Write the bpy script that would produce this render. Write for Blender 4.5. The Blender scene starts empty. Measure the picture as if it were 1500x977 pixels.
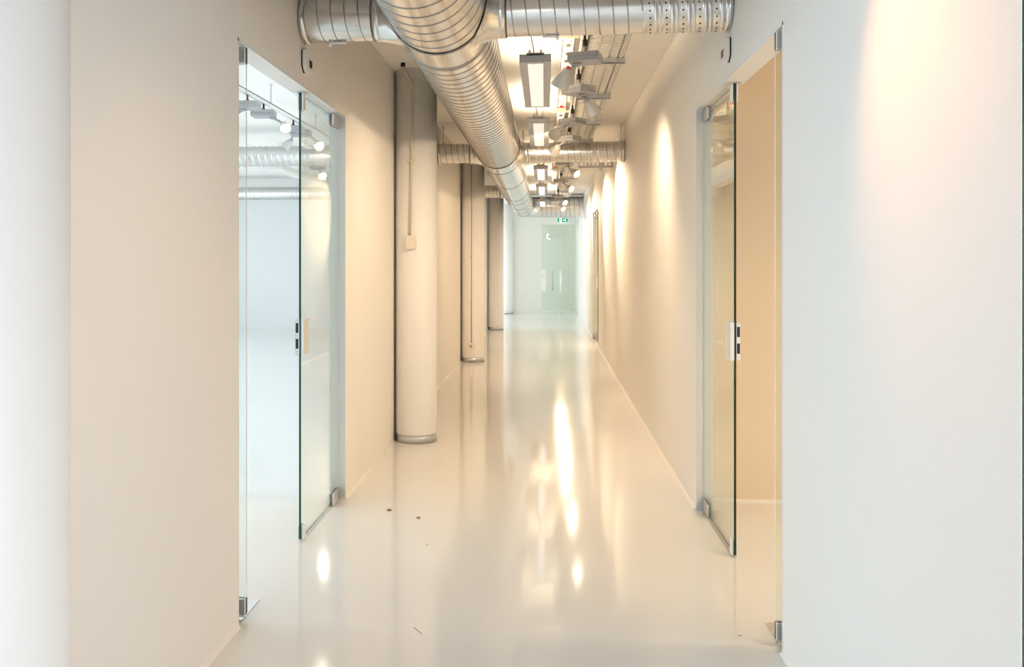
import bpy, bmesh, math, random
from mathutils import Vector, Matrix
random.seed(7)
PI = math.pi
C = bpy.context.scene.collection
sc = bpy.context.scene

# ------------------------------------------------------------------ materials
def nmat(name, base, rough=0.5, metal=0.0, coat=0.0, bump=0.0, bscale=60.0, vary=0.0, vscale=3.0, emis=None, estr=0.0, spec=0.5, rvar=0.0):
    m = bpy.data.materials.new(name); m.use_nodes = True
    nt = m.node_tree; b = nt.nodes['Principled BSDF']
    b.inputs['Base Color'].default_value = (*base, 1)
    b.inputs['Roughness'].default_value = rough
    b.inputs['Metallic'].default_value = metal
    b.inputs['Coat Weight'].default_value = coat
    b.inputs['Coat Roughness'].default_value = 0.08
    b.inputs['Specular IOR Level'].default_value = spec
    if vary or bump or rvar:
        tc = nt.nodes.new('ShaderNodeTexCoord')
    if vary or rvar:
        n = nt.nodes.new('ShaderNodeTexNoise'); n.inputs['Scale'].default_value = vscale; n.inputs['Detail'].default_value = 5
        nt.links.new(tc.outputs['Object'], n.inputs['Vector'])
    if vary:
        r = nt.nodes.new('ShaderNodeMapRange')
        r.inputs['To Min'].default_value = 1 - vary; r.inputs['To Max'].default_value = 1 + vary * 0.4
        nt.links.new(n.outputs['Fac'], r.inputs['Value'])
        mx = nt.nodes.new('ShaderNodeMix'); mx.data_type = 'RGBA'; mx.blend_type = 'MULTIPLY'
        mx.inputs['Factor'].default_value = 1
        mx.inputs['A'].default_value = (*base, 1)
        nt.links.new(r.outputs['Result'], mx.inputs['B'])
        nt.links.new(mx.outputs['Result'], b.inputs['Base Color'])
    if rvar:
        r2 = nt.nodes.new('ShaderNodeMapRange')
        r2.inputs['To Min'].default_value = max(0.02, rough - rvar); r2.inputs['To Max'].default_value = rough + rvar
        nt.links.new(n.outputs['Fac'], r2.inputs['Value']); nt.links.new(r2.outputs['Result'], b.inputs['Roughness'])
    if bump:
        n2 = nt.nodes.new('ShaderNodeTexNoise'); n2.inputs['Scale'].default_value = bscale; n2.inputs['Detail'].default_value = 3
        nt.links.new(tc.outputs['Object'], n2.inputs['Vector'])
        bp = nt.nodes.new('ShaderNodeBump'); bp.inputs['Strength'].default_value = bump; bp.inputs['Distance'].default_value = 0.002
        nt.links.new(n2.outputs['Fac'], bp.inputs['Height']); nt.links.new(bp.outputs['Normal'], b.inputs['Normal'])
    if emis:
        b.inputs['Emission Color'].default_value = (*emis, 1); b.inputs['Emission Strength'].default_value = estr
    return m

def glass_mat(name, tint, gain=1.0):
    m = bpy.data.materials.new(name); m.use_nodes = True
    nt = m.node_tree; nt.nodes.clear()
    o = nt.nodes.new('ShaderNodeOutputMaterial')
    t = nt.nodes.new('ShaderNodeBsdfTransparent'); t.inputs['Color'].default_value = (*tint, 1)
    g = nt.nodes.new('ShaderNodeBsdfGlossy'); g.inputs['Roughness'].default_value = 0.0
    g.inputs['Color'].default_value = (0.95, 1.0, 0.98, 1)
    # Schlick reflectance of one glass face, the same from either side of the pane
    lw = nt.nodes.new('ShaderNodeNewGeometry')
    d = nt.nodes.new('ShaderNodeVectorMath'); d.operation = 'DOT_PRODUCT'
    nt.links.new(lw.outputs['Incoming'], d.inputs[0]); nt.links.new(lw.outputs['Normal'], d.inputs[1])
    ab = nt.nodes.new('ShaderNodeMath'); ab.operation = 'ABSOLUTE'; nt.links.new(d.outputs['Value'], ab.inputs[0])
    om = nt.nodes.new('ShaderNodeMath'); om.operation = 'SUBTRACT'; om.inputs[0].default_value = 1; nt.links.new(ab.outputs[0], om.inputs[1])
    pw = nt.nodes.new('ShaderNodeMath'); pw.operation = 'POWER'; pw.inputs[1].default_value = 5; nt.links.new(om.outputs[0], pw.inputs[0])
    ma = nt.nodes.new('ShaderNodeMath'); ma.operation = 'MULTIPLY_ADD'
    ma.inputs[1].default_value = 0.96 * gain; ma.inputs[2].default_value = 0.04 * gain; nt.links.new(pw.outputs[0], ma.inputs[0])
    mx = nt.nodes.new('ShaderNodeMixShader')
    nt.links.new(ma.outputs[0], mx.inputs['Fac']); nt.links.new(t.outputs[0], mx.inputs[1]); nt.links.new(g.outputs[0], mx.inputs[2])
    nt.links.new(mx.outputs[0], o.inputs['Surface'])
    return m

M = {}
M['wall'] = nmat('warm_white_wall_paint', (0.87, 0.845, 0.805), 0.7, bump=0.12, bscale=180, vary=0.03, vscale=1.2)
M['ceil'] = nmat('ceiling_paint', (0.90, 0.875, 0.83), 0.8, bump=0.08, bscale=120, vary=0.03)
M['reveal'] = nmat('reveal_lacquer', (0.80, 0.81, 0.80), 0.45)
M['column'] = nmat('column_paint', (0.89, 0.875, 0.865), 0.5, bump=0.05, bscale=90, vary=0.02)
M['greenwall'] = nmat('pale_green_wall_paint', (0.75, 0.77, 0.73), 0.6, vary=0.02)
M['tanwall'] = nmat('tan_wall_paint', (0.78, 0.68, 0.55), 0.75, bump=0.1, bscale=150, vary=0.03)
M['lip'] = nmat('skirting_bead', (0.88, 0.86, 0.82), 0.4)
M['gap_shade'] = nmat('painted_gap_shade', (0.012, 0.009, 0.006), 0.8)  # black that paints the shade deep in the wall gaps
M['floor'] = nmat('poured_epoxy_floor', (0.85, 0.838, 0.822), 0.082, coat=0.0, vary=0.03, vscale=0.9, bump=0.03, bscale=9, rvar=0.02, spec=0.6)
M['galv'] = nmat('galvanised_sheet', (0.76, 0.755, 0.75), 0.23, metal=1.0, vary=0.14, vscale=14, bump=0.14, bscale=30, rvar=0.07)
M['galv_dark'] = nmat('galvanised_seam', (0.34, 0.33, 0.33), 0.38, metal=1.0)
M['seal'] = nmat('duct_seal_ring', (0.10, 0.10, 0.10), 0.5)
M['steel'] = nmat('brushed_steel', (0.72, 0.72, 0.74), 0.32, metal=1.0, vary=0.08, vscale=40)
M['satin'] = nmat('satin_aluminium', (0.86, 0.85, 0.86), 0.42, metal=0.6)
M['pane'] = glass_mat('clear_glass_pane', (0.965, 0.985, 0.975))
M['panegreen'] = glass_mat('green_tinted_glass_pane', (0.95, 0.975, 0.955), 0.9)
M['gedge'] = nmat('green_glass_edge', (0.010, 0.085, 0.062), 0.12, spec=0.5)
M['gedge2'] = nmat('dark_green_glass_edge', (0.006, 0.03, 0.012), 0.15)
M['black'] = nmat('black_plastic', (0.012, 0.012, 0.013), 0.45)
M['white'] = nmat('white_plastic', (0.85, 0.84, 0.82), 0.4)
M['box'] = nmat('light_grey_powder_coat', (0.40, 0.395, 0.41), 0.5, metal=0.0)
M['head'] = nmat('pearl_white_lamp_lacquer', (0.62, 0.61, 0.59), 0.35, metal=0.25)
M['lamph'] = nmat('grey_lamp_housing', (0.46, 0.455, 0.47), 0.45)
M['lamp_on'] = nmat('lamp_diffuser_on', (0.9, 0.9, 0.9), 0.4, emis=(1, 0.98, 0.96), estr=0.35)
M['lamp_on2'] = nmat('lamp_diffuser_bright', (0.9, 0.9, 0.9), 0.4, emis=(0.9, 0.95, 1), estr=1.1)
M['uplight'] = nmat('uplight_tube', (0.9, 0.9, 0.9), 0.4, emis=(1, 0.96, 0.86), estr=2.0)
M['lens'] = nmat('lit_spot_lens', (0.9, 0.9, 0.9), 0.3, emis=(1, 0.88, 0.68), estr=11.0)
M['lenscool'] = nmat('lit_spot_lens_cool', (0.9, 0.9, 0.9), 0.3, emis=(1, 0.93, 0.82), estr=7.0)
M['tray'] = nmat('white_perforated_tray', (0.80, 0.77, 0.71), 0.5)
M['trayshade'] = nmat('tray_brown_cable', (0.30, 0.20, 0.12), 0.6)
M['strut'] = nmat('zinc_strut_channel', (0.62, 0.62, 0.64), 0.4, metal=0.9)
M['conduit'] = nmat('cream_conduit', (0.60, 0.52, 0.38), 0.45)
M['conduitgrey'] = nmat('grey_conduit', (0.42, 0.37, 0.31), 0.45)
M['jbox'] = nmat('cream_junction_box', (0.80, 0.74, 0.65), 0.5)
M['red'] = nmat('red_plastic', (0.75, 0.03, 0.03), 0.4)
M['redglass'] = nmat('dark_red_window', (0.07, 0.010, 0.006), 0.12)
M['green'] = nmat('exit_sign_green', (0.02, 0.28, 0.14), 0.4, emis=(0.02, 0.30, 0.16), estr=0.35)
M['signwhite'] = nmat('exit_sign_white', (0.80, 0.92, 0.88), 0.4, emis=(0.7, 0.9, 0.85), estr=0.5)
M['crumb'] = nmat('brown_crumb', (0.30, 0.15, 0.07), 0.8)
M['scuff'] = nmat('grey_scuff', (0.42, 0.39, 0.36), 0.7)
M['wire'] = nmat('steel_wire', (0.55, 0.52, 0.47), 0.4, metal=0.8)
M['cord'] = nmat('cream_cord', (0.72, 0.66, 0.50), 0.5)

# ------------------------------------------------------------------ mesh builder
class MB:
    def __init__(s): s.bm = bmesh.new(); s.mi = 0
    def _f(s, vs, smooth=False):
        try:
            f = s.bm.faces.new(vs); f.material_index = s.mi; f.smooth = smooth; return f
        except ValueError: return None
    def box(s, x0, x1, y0, y1, z0, z1, bev=0.0, mat=None):
        t = bmesh.new(); bmesh.ops.create_cube(t, size=1)
        for v in t.verts: v.co = Vector(((x0+x1)/2 + v.co.x*(x1-x0), (y0+y1)/2 + v.co.y*(y1-y0), (z0+z1)/2 + v.co.z*(z1-z0)))
        if bev: bmesh.ops.bevel(t, geom=t.edges[:], offset=bev, segments=2, affect='EDGES', profile=0.5)
        s.add(t, mat); return s
    def add(s, t, mat=None):
        mp = {}
        for v in t.verts:
            mp[v] = s.bm.verts.new(mat @ v.co if mat else v.co)
        for f in t.faces: s._f([mp[v] for v in f.verts], f.smooth)
        t.free(); return s
    def cyl(s, p0, p1, r0, r1=None, n=24, caps=True, smooth=True):
        p0, p1 = Vector(p0), Vector(p1); r1 = r0 if r1 is None else r1
        return s.lathe([(0.0, r0), ((p1-p0).length, r1)], p0, (p1-p0).normalized(), n, caps, smooth)
    def lathe(s, prof, org, ax, n=24, caps=True, smooth=True):
        org = Vector(org); ax = Vector(ax).normalized()
        u = ax.orthogonal().normalized(); w = ax.cross(u)
        rings = []
        for (h, r) in prof:
            rings.append([s.bm.verts.new(org + ax*h + (u*math.cos(2*PI*i/n) + w*math.sin(2*PI*i/n))*r) for i in range(n)])
        for a, b in zip(rings, rings[1:]):
            for i in range(n): s._f([a[i], a[(i+1) % n], b[(i+1) % n], b[i]], smooth)
        if caps: s._f(rings[0][::-1]); s._f(rings[-1])
        return s
    def tube(s, pts, r, n=8, caps=True):
        pts = [Vector(p) for p in pts]; rings = []; prev = None
        for i, p in enumerate(pts):
            d = (pts[min(i+1, len(pts)-1)] - pts[max(i-1, 0)]).normalized()
            if prev is None: u = d.orthogonal().normalized()
            else: u = (prev - d*prev.dot(d)).normalized()
            prev = u; w = d.cross(u)
            rings.append([s.bm.verts.new(p + (u*math.cos(2*PI*k/n) + w*math.sin(2*PI*k/n))*r) for k in range(n)])
        for a, b in zip(rings, rings[1:]):
            for k in range(n): s._f([a[k], a[(k+1) % n], b[(k+1) % n], b[k]], True)
        if caps: s._f(rings[0][::-1]); s._f(rings[-1])
        return s
    def prism(s, poly, ax, d0, d1):
        """poly: 2D points; ax 'x': (y,z) extruded in x; 'y': (x,z) in y; 'z': (x,y) in z"""
        def P(a, b, d): return {'x': (d, a, b), 'y': (a, d, b), 'z': (a, b, d)}[ax]
        A = [s.bm.verts.new(P(a, b, d0)) for a, b in poly]; B = [s.bm.verts.new(P(a, b, d1)) for a, b in poly]
        n = len(poly)
        for i in range(n): s._f([A[i], A[(i+1) % n], B[(i+1) % n], B[i]])
        s._f(A[::-1]); s._f(B); return s
    def build(s, name, mats, parent=None, recalc=True):
        if recalc: bmesh.ops.recalc_face_normals(s.bm, faces=s.bm.faces[:])
        me = bpy.data.meshes.new(name); s.bm.to_mesh(me); s.bm.free()
        for m in (mats if isinstance(mats, (list, tuple)) else [mats]): me.materials.append(M[m])
        o = bpy.data.objects.new(name, me); C.objects.link(o)
        if parent is not None: o.parent = parent
        return o

def tag(o, label, cat, group=None, kind=None):
    o['label'] = label; o['category'] = cat
    if group: o['group'] = group
    if kind: o['kind'] = kind
    return o
def thing(name, label, cat, loc=(0, 0, 0), rz=0.0, group=None, kind=None):
    o = bpy.data.objects.new(name, None); C.objects.link(o); o.empty_display_size = 0.1
    o.location = loc; o.rotation_euler = (0, 0, rz)
    return tag(o, label, cat, group, kind)
def struct(name, mb, m, label, cat):
    return tag(mb.build(name, m), label, cat, None, 'structure')
def dup(root, loc, rz=None, label=None):
    r = root.copy(); C.objects.link(r); r.location = loc
    if rz is not None: r.rotation_euler = (0, 0, rz)
    if label: r['label'] = label
    for ch in list(root.children):
        c = ch.copy(); C.objects.link(c); c.parent = r
        for g in list(ch.children):
            d = g.copy(); C.objects.link(d); d.parent = c
    return r

# ------------------------------------------------------------------ dimensions (metres)
XL, XR, ZC = -1.25, 0.90, 3.07         # corridor walls, ceiling height
WT = 0.10                              # wall thickness
D0, D1, DH = 3.37, 5.265, 2.41         # door opening along the wall and its height
COLX, COLR = -1.07, 0.171
COLY = [1.49, 7.05, 12.65, 18.48, 23.98]
YE = 24.0

# ------------------------------------------------------------------ the setting
f = MB().box(-9.2, 5.0, -6.2, 26.2, -0.12, 0.0)
floor = struct('floor', f, 'floor', 'glossy pale cream poured floor running down the corridor', 'floor')
def scuff(name, x, y, l, w, a, m):
    b = MB(); c, s_ = math.cos(a), math.sin(a); pts = []
    for i in range(10):
        t = 2*PI*i/10; u = math.cos(t)*l/2*(0.85+0.3*random.random()); v = math.sin(t)*w/2
        pts.append((x+u*c-v*s_, y+u*s_+v*c))
    b.prism(pts, 'z', 0.0003, 0.0012); return b.build(name, m, floor)
scuff('scuff_mark', -0.513, 3.417, 0.085, 0.006, -0.95, 'scuff')
scuff('scuff_mark', 0.773, 3.515, 0.02, 0.01, 0.2, 'scuff')
scuff('scuff_mark', -0.62, 4.45, 0.022, 0.012, 0.4, 'scuff')

def panels(xs, ys, z0, z1, g=0.004):
    b = MB()
    for xa, xb in zip(xs, xs[1:]):
        for ya, yb in zip(ys, ys[1:]):
            b.box(xa+g, xb-g, ya+g, yb-g, z0, z1, 0.004)
    return b
b = panels([-9.2, -6.6, -4.0, XL-WT/2, -0.95, 0.565, XR+WT/2, 5.0], [-6.2, -3.4, -0.2, 3.2, 6.5, 9.64, 12.9, 16.1, 19.3, 22.6, 26.2], ZC, ZC+0.03, 0.003)
b.box(-9.2, 5.0, -6.2, 26.2, ZC+0.03, ZC+0.2)
struct('ceiling', b, 'ceil', 'cream panelled ceiling with fine joints above the ducts', 'ceiling')

def wall_x(x0, x1, y0, y1, openings, zt=ZC):
    """wall running in Y with door openings [(ya, yb, height)]"""
    b = MB(); y = y0
    for ya, yb, h in openings:
        b.box(x0, x1, y, ya, 0, zt); b.box(x0, x1, ya, yb, h, zt); y = yb
    b.box(x0, x1, y, y1, 0, zt); return b
struct('wall_left', wall_x(XL-WT, XL, 1.50, 6.985, [(D0, D1, DH)]), 'wall', 'tan painted wall around the daylit glass doorway, beside the first columns', 'wall')
struct('wall_left.001', wall_x(XL-WT, XL, 7.10, 12.565, []), 'wall', 'tan wall stretch between the conduit column and the thin cable column', 'wall')
struct('wall_left.002', wall_x(XL-WT, XL, 12.70, 18.38, []), 'wall', 'narrow sliver of tan wall behind the column with the socket', 'wall')
R0, R1 = 14.72, 16.6
struct('wall_right', wall_x(XR, XR+WT, 1.735, YE, [(D0, D1, DH), (R0, R1, DH)]), 'wall', 'long cream wall washed by warm spots, with two doorways', 'wall')
struct('wall_end', MB().box(XL-WT-5, -0.10, YE, YE+0.1, 0, ZC).box(-0.10, XR-0.0, YE, YE+0.1, 2.50, ZC).box(0.86, XR, YE-0.5, YE, 2.42, ZC), 'greenwall', 'pale green wall closing the far end of the corridor', 'wall')
# room behind the end door
struct('wall_end.001', MB().box(-3.1, XR+0.1, YE+2.0, YE+2.1, 0, ZC), 'greenwall', 'pale green wall seen through the far glass door', 'wall')
struct('wall_end.002', MB().box(XR, XR+0.1, YE+0.0, YE+2.0, 0, ZC), 'greenwall', 'pale side wall of the small space behind the far glass door', 'wall')
# room to the left
struct('wall_back', MB().box(-9.1, XL-WT, 18.0, 18.1, 0, ZC), 'reveal', 'white back wall of the daylit room seen through the glass', 'wall')
struct('wall_front', MB().box(-9.1, XL, 1.40, 1.50, 0, ZC), 'reveal', 'wall closing the daylit side room towards the lobby', 'wall')
def window_wall(x, dirn, y0, y1, wy0, wy1, z0, z1):
    b = MB(); xa, xb = x-0.1, x+0.1
    b.box(xa, xb, y0, wy0, 0, ZC).box(xa, xb, wy1, y1, 0, ZC).box(xa, xb, wy0, wy1, 0, z0).box(xa, xb, wy0, wy1, z1, ZC); return b
def window(name, x, wy0, wy1, z0, z1, label, n):
    t = thing(name, label, 'window', (x, wy0, z0), kind='structure')
    L, Hh = wy1-wy0, z1-z0; b = MB()
    b.box(-0.04, 0.04, 0, L, 0, 0.06).box(-0.04, 0.04, 0, L, Hh-0.06, Hh)
    for i in range(n+1):
        y = i*(L-0.06)/n; b.box(-0.04, 0.04, y, y+0.06, 0, Hh)
    b.build('window_frame', 'white', t)
    MB().box(-0.006, 0.006, 0.03, L-0.03, 0.03, Hh-0.03).build('window_pane', 'pane', t)
    return t
struct('wall_left_room', window_wall(-9.1, 1, 1.4, 18.1, 2.6, 16.6, 0.4, 2.75), 'reveal', 'window wall on the far side of the daylit side room', 'wall')
window('window_1', -9.1, 2.6, 16.6, 0.4, 2.75, 'long window along the far side of the daylit side room', 8)
struct('wall_lobby_left', window_wall(-5.0, 1, -6.1, 1.4, -4.9, -1.5, 0.2, 2.8), 'reveal', 'window wall of the lobby behind the viewer', 'wall')
window('window_2', -5.0, -4.9, -1.5, 0.2, 2.8, 'lobby window facing the corridor entry', 4)
struct('wall_lobby_back', MB().box(-5.1, -4.7, -6.2, -6.0, 0, ZC).box(-1.7, 4.1, -6.2, -6.0, 0, ZC).box(-4.7, -1.7, -6.2, -6.0, 0, 0.3).box(-4.7, -1.7, -6.2, -6.0, 2.85, ZC), 'wall', 'back wall of the lobby behind the viewer', 'wall')
w4 = window('window_4', -4.7, 0, 3.0, 0.3, 2.85, 'wide added lobby window behind the viewer', 3); w4.location = (-4.7, -6.1, 0.3); w4.rotation_euler = (0, 0, -PI/2)  # unseen window added to light the surfaces that face the lobby
struct('wall_lobby_right', window_wall(4.1, 1, -6.1, 1.66, -4.7, 0.1, 0.3, 2.85), 'reveal', 'wall with the added window on the other side of the lobby', 'wall')
window('window_5', 4.1, -4.7, 0.1, 0.3, 2.85, 'added second lobby window opposite the first', 4)  # unseen window added to brighten the nearest column
struct('wall_far_left', window_wall(-5.6, 1, 18.1, 24.1, 18.6, 23.8, 0.15, 2.85), 'reveal', 'window wall of the bright bay at the far end', 'wall')
window('window_3', -5.6, 18.6, 23.8, 0.15, 2.85, 'tall window of the bright bay at the far end', 4)
# rooms to the right
struct('wall_right_room', MB().box(XR+WT, 4.0, 5.46, 5.56, 0, ZC), 'tanwall', 'tan wall of the side room seen through the opened glass door', 'wall')
struct('wall_right_room.001', MB().box(4.0, 4.1, 1.66, 5.56, 0, ZC), 'tanwall', 'outer wall of the tan side room', 'wall')
struct('wall_right_room.002', MB().box(2.1, 4.0, 1.66, 1.72, 0, ZC), 'tanwall', 'wall between the tan side room and the lobby', 'wall')
struct('wall_right_far', MB().box(XR+WT, 3.6, 12.9, 13.0, 0, ZC).box(XR+WT, 3.6, 17.4, 17.5, 0, ZC).box(3.6, 3.7, 12.9, 17.5, 0, ZC), 'tanwall', 'walls of the room behind the distant side doorway', 'wall')

def bead(name, segs, label):
    b = MB()
    for x, s_, ya, yb in segs:
        b.prism([(x, 0.0), (x+s_*0.014, 0.0), (x+s_*0.004, 0.010), (x, 0.018)], 'y', ya, yb)
    return struct(name, b, 'lip', label, 'baseboard')
bead('baseboard_left', [(XL, 1, 1.5, D0), (XL, 1, D1, 6.985), (XL, 1, 7.2, 12.565), (XL, 1, 12.8, 18.38)], 'thin light bead where the tan wall meets the floor')
bead('baseboard_right', [(XR, -1, 1.735, D0), (XR, -1, D1, R0), (XR, -1, R1, YE)], 'thin light bead where the spot-washed wall meets the floor')
b = MB().box(XR+WT, 4.0, 5.446, 5.46, 0, 0.02)
struct('baseboard_right_room', b, 'lip', 'pale bead along the foot of the tan room wall', 'baseboard')

def door_lining(name, side, y0, y1, label):
    """smooth lacquered reveal boards lining an opening; side -1 left wall, +1 right wall"""
    xa = XL-WT-0.002 if side < 0 else XR-0.001
    xb = XL+0.001 if side < 0 else XR+WT+0.002
    b = MB().box(xa, xb, y0, y0+0.012, 0, DH).box(xa, xb, y1-0.012, y1, 0, DH).box(xa, xb, y0, y1, DH-0.012, DH)
    return struct(name, b, 'reveal', label, 'door trim')
door_lining('trim_1', -1, D0, D1, 'pale lining boards of the doorway into the daylit room')
door_lining('trim_2', 1, D0, D1, 'pale lining boards of the doorway into the tan room')
door_lining('trim_3', 1, R0, R1, 'pale lining boards of the distant side doorway')
b = MB()
for y0, y1 in ((6.98, 7.11), (12.56, 12.71), (18.37, 18.5)):
    b.box(XL-WT, XL-0.045, y0, y1, 0, ZC)  # black boxes stand in for the darkness of the deep gaps
b.box(XL-WT, XL-0.003, 18.42, 18.62, 0, ZC)  # extra black box covers the bright sliver beside the third column
struct('trim_4', b, 'gap_shade', 'black fill standing for deep shade between the tan wall and the columns', 'joint')

# ------------------------------------------------------------------ columns
def column(y, label, h=ZC):
    t = thing('column', label, 'column', (COLX, y, 0), group='round columns along the corridor')
    MB().lathe([(0.055, COLR-0.006), (0.075, COLR), (h, COLR)], (0, 0, 0), (0, 0, 1), 64, True).build('shaft', 'column', t)
    MB().lathe([(0.0, COLR-0.001), (0.0, COLR), (0.056, COLR), (0.058, COLR-0.002), (0.058, COLR-0.02)], (0, 0, 0), (0, 0, 1), 64, False).build('base_ring', 'steel', t)
    return t
column(COLY[0], 'white column cut off by the picture edge beside the tan wall')
column(COLY[1], 'white round column with cream conduit and square box on it')
column(COLY[2], 'round column with a thin grey conduit running down to a socket')
column(COLY[3], 'plain round column third along, bare of any conduit')
column(COLY[4], 'bright white column at the far end, below the duct elbow')

# conduits on columns: follow the column face
def face(y, dx, off=0.0):
    """y coordinate of the column front at lateral offset dx"""
    return y - math.sqrt(max((COLR+off)**2 - dx*dx, 0))
cy = COLY[1]
t = thing('cable_conduit', 'cream conduit from the ceiling down to a square box on the first column', 'conduit', (COLX, cy, 1.6), group='conduits on the columns')
dx = -0.012; r = 0.0085
yy = face(0, dx, r)
MB().tube([(dx-0.045, yy-0.16, 1.455), (dx-0.043, yy-0.15, 1.42), (dx-0.02, yy-0.05, 1.385), (dx-0.003, yy-0.008, 1.36), (dx, yy, 1.32), (dx-0.004, yy, 0.7), (dx-0.014, yy, 0.10)], r, 10).build('pipe', 'conduit', t)
MB().cyl((dx, yy, 1.30), (dx, yy, 1.36), 0.0125, n=12).build('coupling', 'conduit', t)
MB().cyl((dx-0.045, yy-0.16, 1.44), (dx-0.045, yy-0.16, 1.47), 0.018, n=12).build('ceiling_gland', 'black', t)
MB().box(dx-0.022, dx+0.014, yy-0.012, yy+0.010, 0.70, 0.715, 0.002).box(dx-0.045, dx-0.020, yy-0.006, yy+0.004, 0.695, 0.705).build('clip', 'conduit', t)
MB().box(-0.060, 0.025, face(0, 0)-0.030, face(0, 0)+0.012, -0.008, 0.10, 0.006).build('junction_box', 'jbox', t)
cy = COLY[2]
t = thing('cable_conduit', 'thin grey conduit down to a small socket low on the second column', 'conduit', (COLX, cy, 0.24), group='conduits on the columns')
MB().tube([(-0.006, face(0, 0, 0.007), 2.82), (-0.008, face(0, 0, 0.007), 1.4), (-0.010, face(0, 0, 0.007), 0.04)], 0.007, 8).build('pipe', 'conduitgrey', t)
MB().box(-0.055, 0.030, face(0, 0)-0.034, face(0, 0)+0.012, -0.045, 0.045, 0.006).build('socket_box', 'jbox', t)
MB().lathe([(0, 0.02), (0.006, 0.02), (0.006, 0.012), (0.002, 0.010)], (-0.012, face(0, 0)-0.034, 0), (0, -1, 0), 18).build('socket_face', 'conduitgrey', t)
for zc_ in (1.30, 0.62): MB().box(-0.021, 0.003, face(0, 0)-0.012, face(0, 0)+0.01, zc_, zc_+0.012).build('clip', 'conduitgrey', t)

# ------------------------------------------------------------------ glass doors (left and right wall, two leaves each)
GT = 0.012
def pane(parent, L, H, z0, edge, name='glass_pane'):
    """pane local: y from 0 (pivot stile) to -L, thin in x. Edge faces get the green edge material"""
    b = MB(); b.box(-GT/2, GT/2, -L, 0, z0, H)
    for f_ in b.bm.faces:
        n = f_.normal if f_.normal.length else (f_.calc_center_median()*0)
        f_.normal_update()
        if abs(f_.normal.x) < 0.5: f_.material_index = 2 if f_.normal.y > 0.5 else 1
    return b.build(name, ['pane', edge, 'reveal'], parent)
def patch(parent, y0, y1, z0, z1, name='patch_fitting', m='steel'):
    b = MB().box(-0.017, -0.0065, y0, y1, z0, z1, 0.003).box(0.0065, 0.017, y0, y1, z0, z1, 0.003)
    b.box(-0.007, 0.007, min(abs(y0), abs(y1))*0+ (y1-0.006), y1, z0, z1)
    o = b.build(name, m, parent); return o
def lock(parent, L, inner, zc=1.09):
    """lock case on the free stile; inner = +-1 is the x side carrying the keep with the two black slots"""
    e = -L
    b = MB()
    b.box(0.0062*-inner, 0.021*-inner, e-0.001, e+0.10, zc-0.095, zc+0.095, 0.002)
    b.box(0.0062*inner, 0.026*inner, e-0.001, e+0.10, zc-0.095, zc+0.095, 0.002)
    k = b.build('lock', 'satin', parent)
    for dz in (0.048, -0.036):
        MB().box(0.009*inner, 0.0235*inner, e-0.0025, e+0.01, zc+dz-0.026, zc+dz+0.026).build('bolt_slot', 'black', k)
    for dz in (0.085, -0.075):
        MB().cyl((0.016*inner, e-0.002, zc+dz), (0.016*inner, e+0.005, zc+dz), 0.004, n=10).build('screw', 'steel', k)
    return k
def leaf_closed(name, label, side, L, y1, edge, xoff=0.05, latch=True):
    x = (XL-xoff) if side < 0 else (XR+xoff)
    t = thing(name, label, 'glass door', (x, y1-0.012-0.006, 0), kind='structure')
    pane(t, L, 2.385, 0.012, edge)
    patch(t, -0.16, 0.0, 0.004, 0.075); patch(t, -0.16, 0.0, 2.325, 2.392)
    # small bolt and stop fittings on the free stile
    patch(t, -L+0.004, -L+0.05, 0.010, 0.085, 'floor_bolt', 'white'); patch(t, -L+0.004, -L+0.05, 2.30, 2.392, 'top_stop', 'satin')
    MB().cyl((0, -L+0.03, 2.392), (0, -L+0.03, 2.397), 0.035, n=24).build('stop_plate', 'steel', t)
    if latch: lock(t, L, side)
    return t
def leaf_open(name, label, side, L, y0, edge, xoff=0.05, ang=90):
    """leaf turned into the room; pivot 65 mm in from its back stile"""
    x = (XL-xoff) if side < 0 else (XR+xoff)
    t = thing(name, label, 'glass door', (x, y0+0.075, 0), kind='structure')
    t.rotation_euler = (0, 0, math.radians(-ang if side < 0 else ang))
    b = MB(); b.box(-GT/2, GT/2, -L+0.06, 0.06, 0.012, 2.385)
    for f_ in b.bm.faces:
        f_.normal_update()
        if abs(f_.normal.x) < 0.5: f_.material_index = 1
    b.build('glass_pane', ['pane', 'reveal'], t)
    patch(t, -0.10, 0.060, 0.022, 0.092); patch(t, -0.10, 0.060, 2.318, 2.388)
    MB().cyl((0, 0, 0.002), (0, 0, 0.024), 0.012, n=16).cyl((0, 0, 2.386), (0, 0, 2.405), 0.012, n=16).build('pivot', 'black', t)
    lock(t, L-0.06, 1)
    return t
def floor_plate(side, y0, label):
    xa, xb = (XL-0.10, XL-0.003) if side < 0 else (XR+0.003, XR+0.10)
    t = thing('floor_spring', label, 'floor spring', ((xa+xb)/2, y0+0.02, 0), group='floor springs of the glass doors')
    w = (xb-xa)/2
    MB().box(-w, w, 0, 0.26, 0.0, 0.0035, 0.001).build('cover_plate', 'steel', t)
    MB().box(-w+0.02, w-0.02, 0.002, 0.03, 0.003, 0.006).build('pivot_recess', 'black', t)
    for yy_ in (0.12, 0.235): MB().cyl((0, yy_, 0.003), (0, yy_, 0.0045), 0.007, n=12).build('screw', 'satin', t)
    return t
leaf_closed('door_1', 'closed glass leaf with green edge in the tan wall doorway', -1, 0.815, D1, 'gedge')
leaf_open('door_2', 'glass leaf swung open into the daylit room beside the tan wall', -1, 1.03, D0, 'gedge')
leaf_closed('door_3', 'closed glass leaf with dark green edge in front of the tan room', 1, 0.815, D1, 'gedge2')
leaf_open('door_4', 'glass leaf swung open into the tan room', 1, 1.03, D0, 'gedge')
leaf_closed('door_5', 'distant glass leaf in the second doorway of the cream wall', 1, 0.85, R1, 'gedge2')
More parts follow.
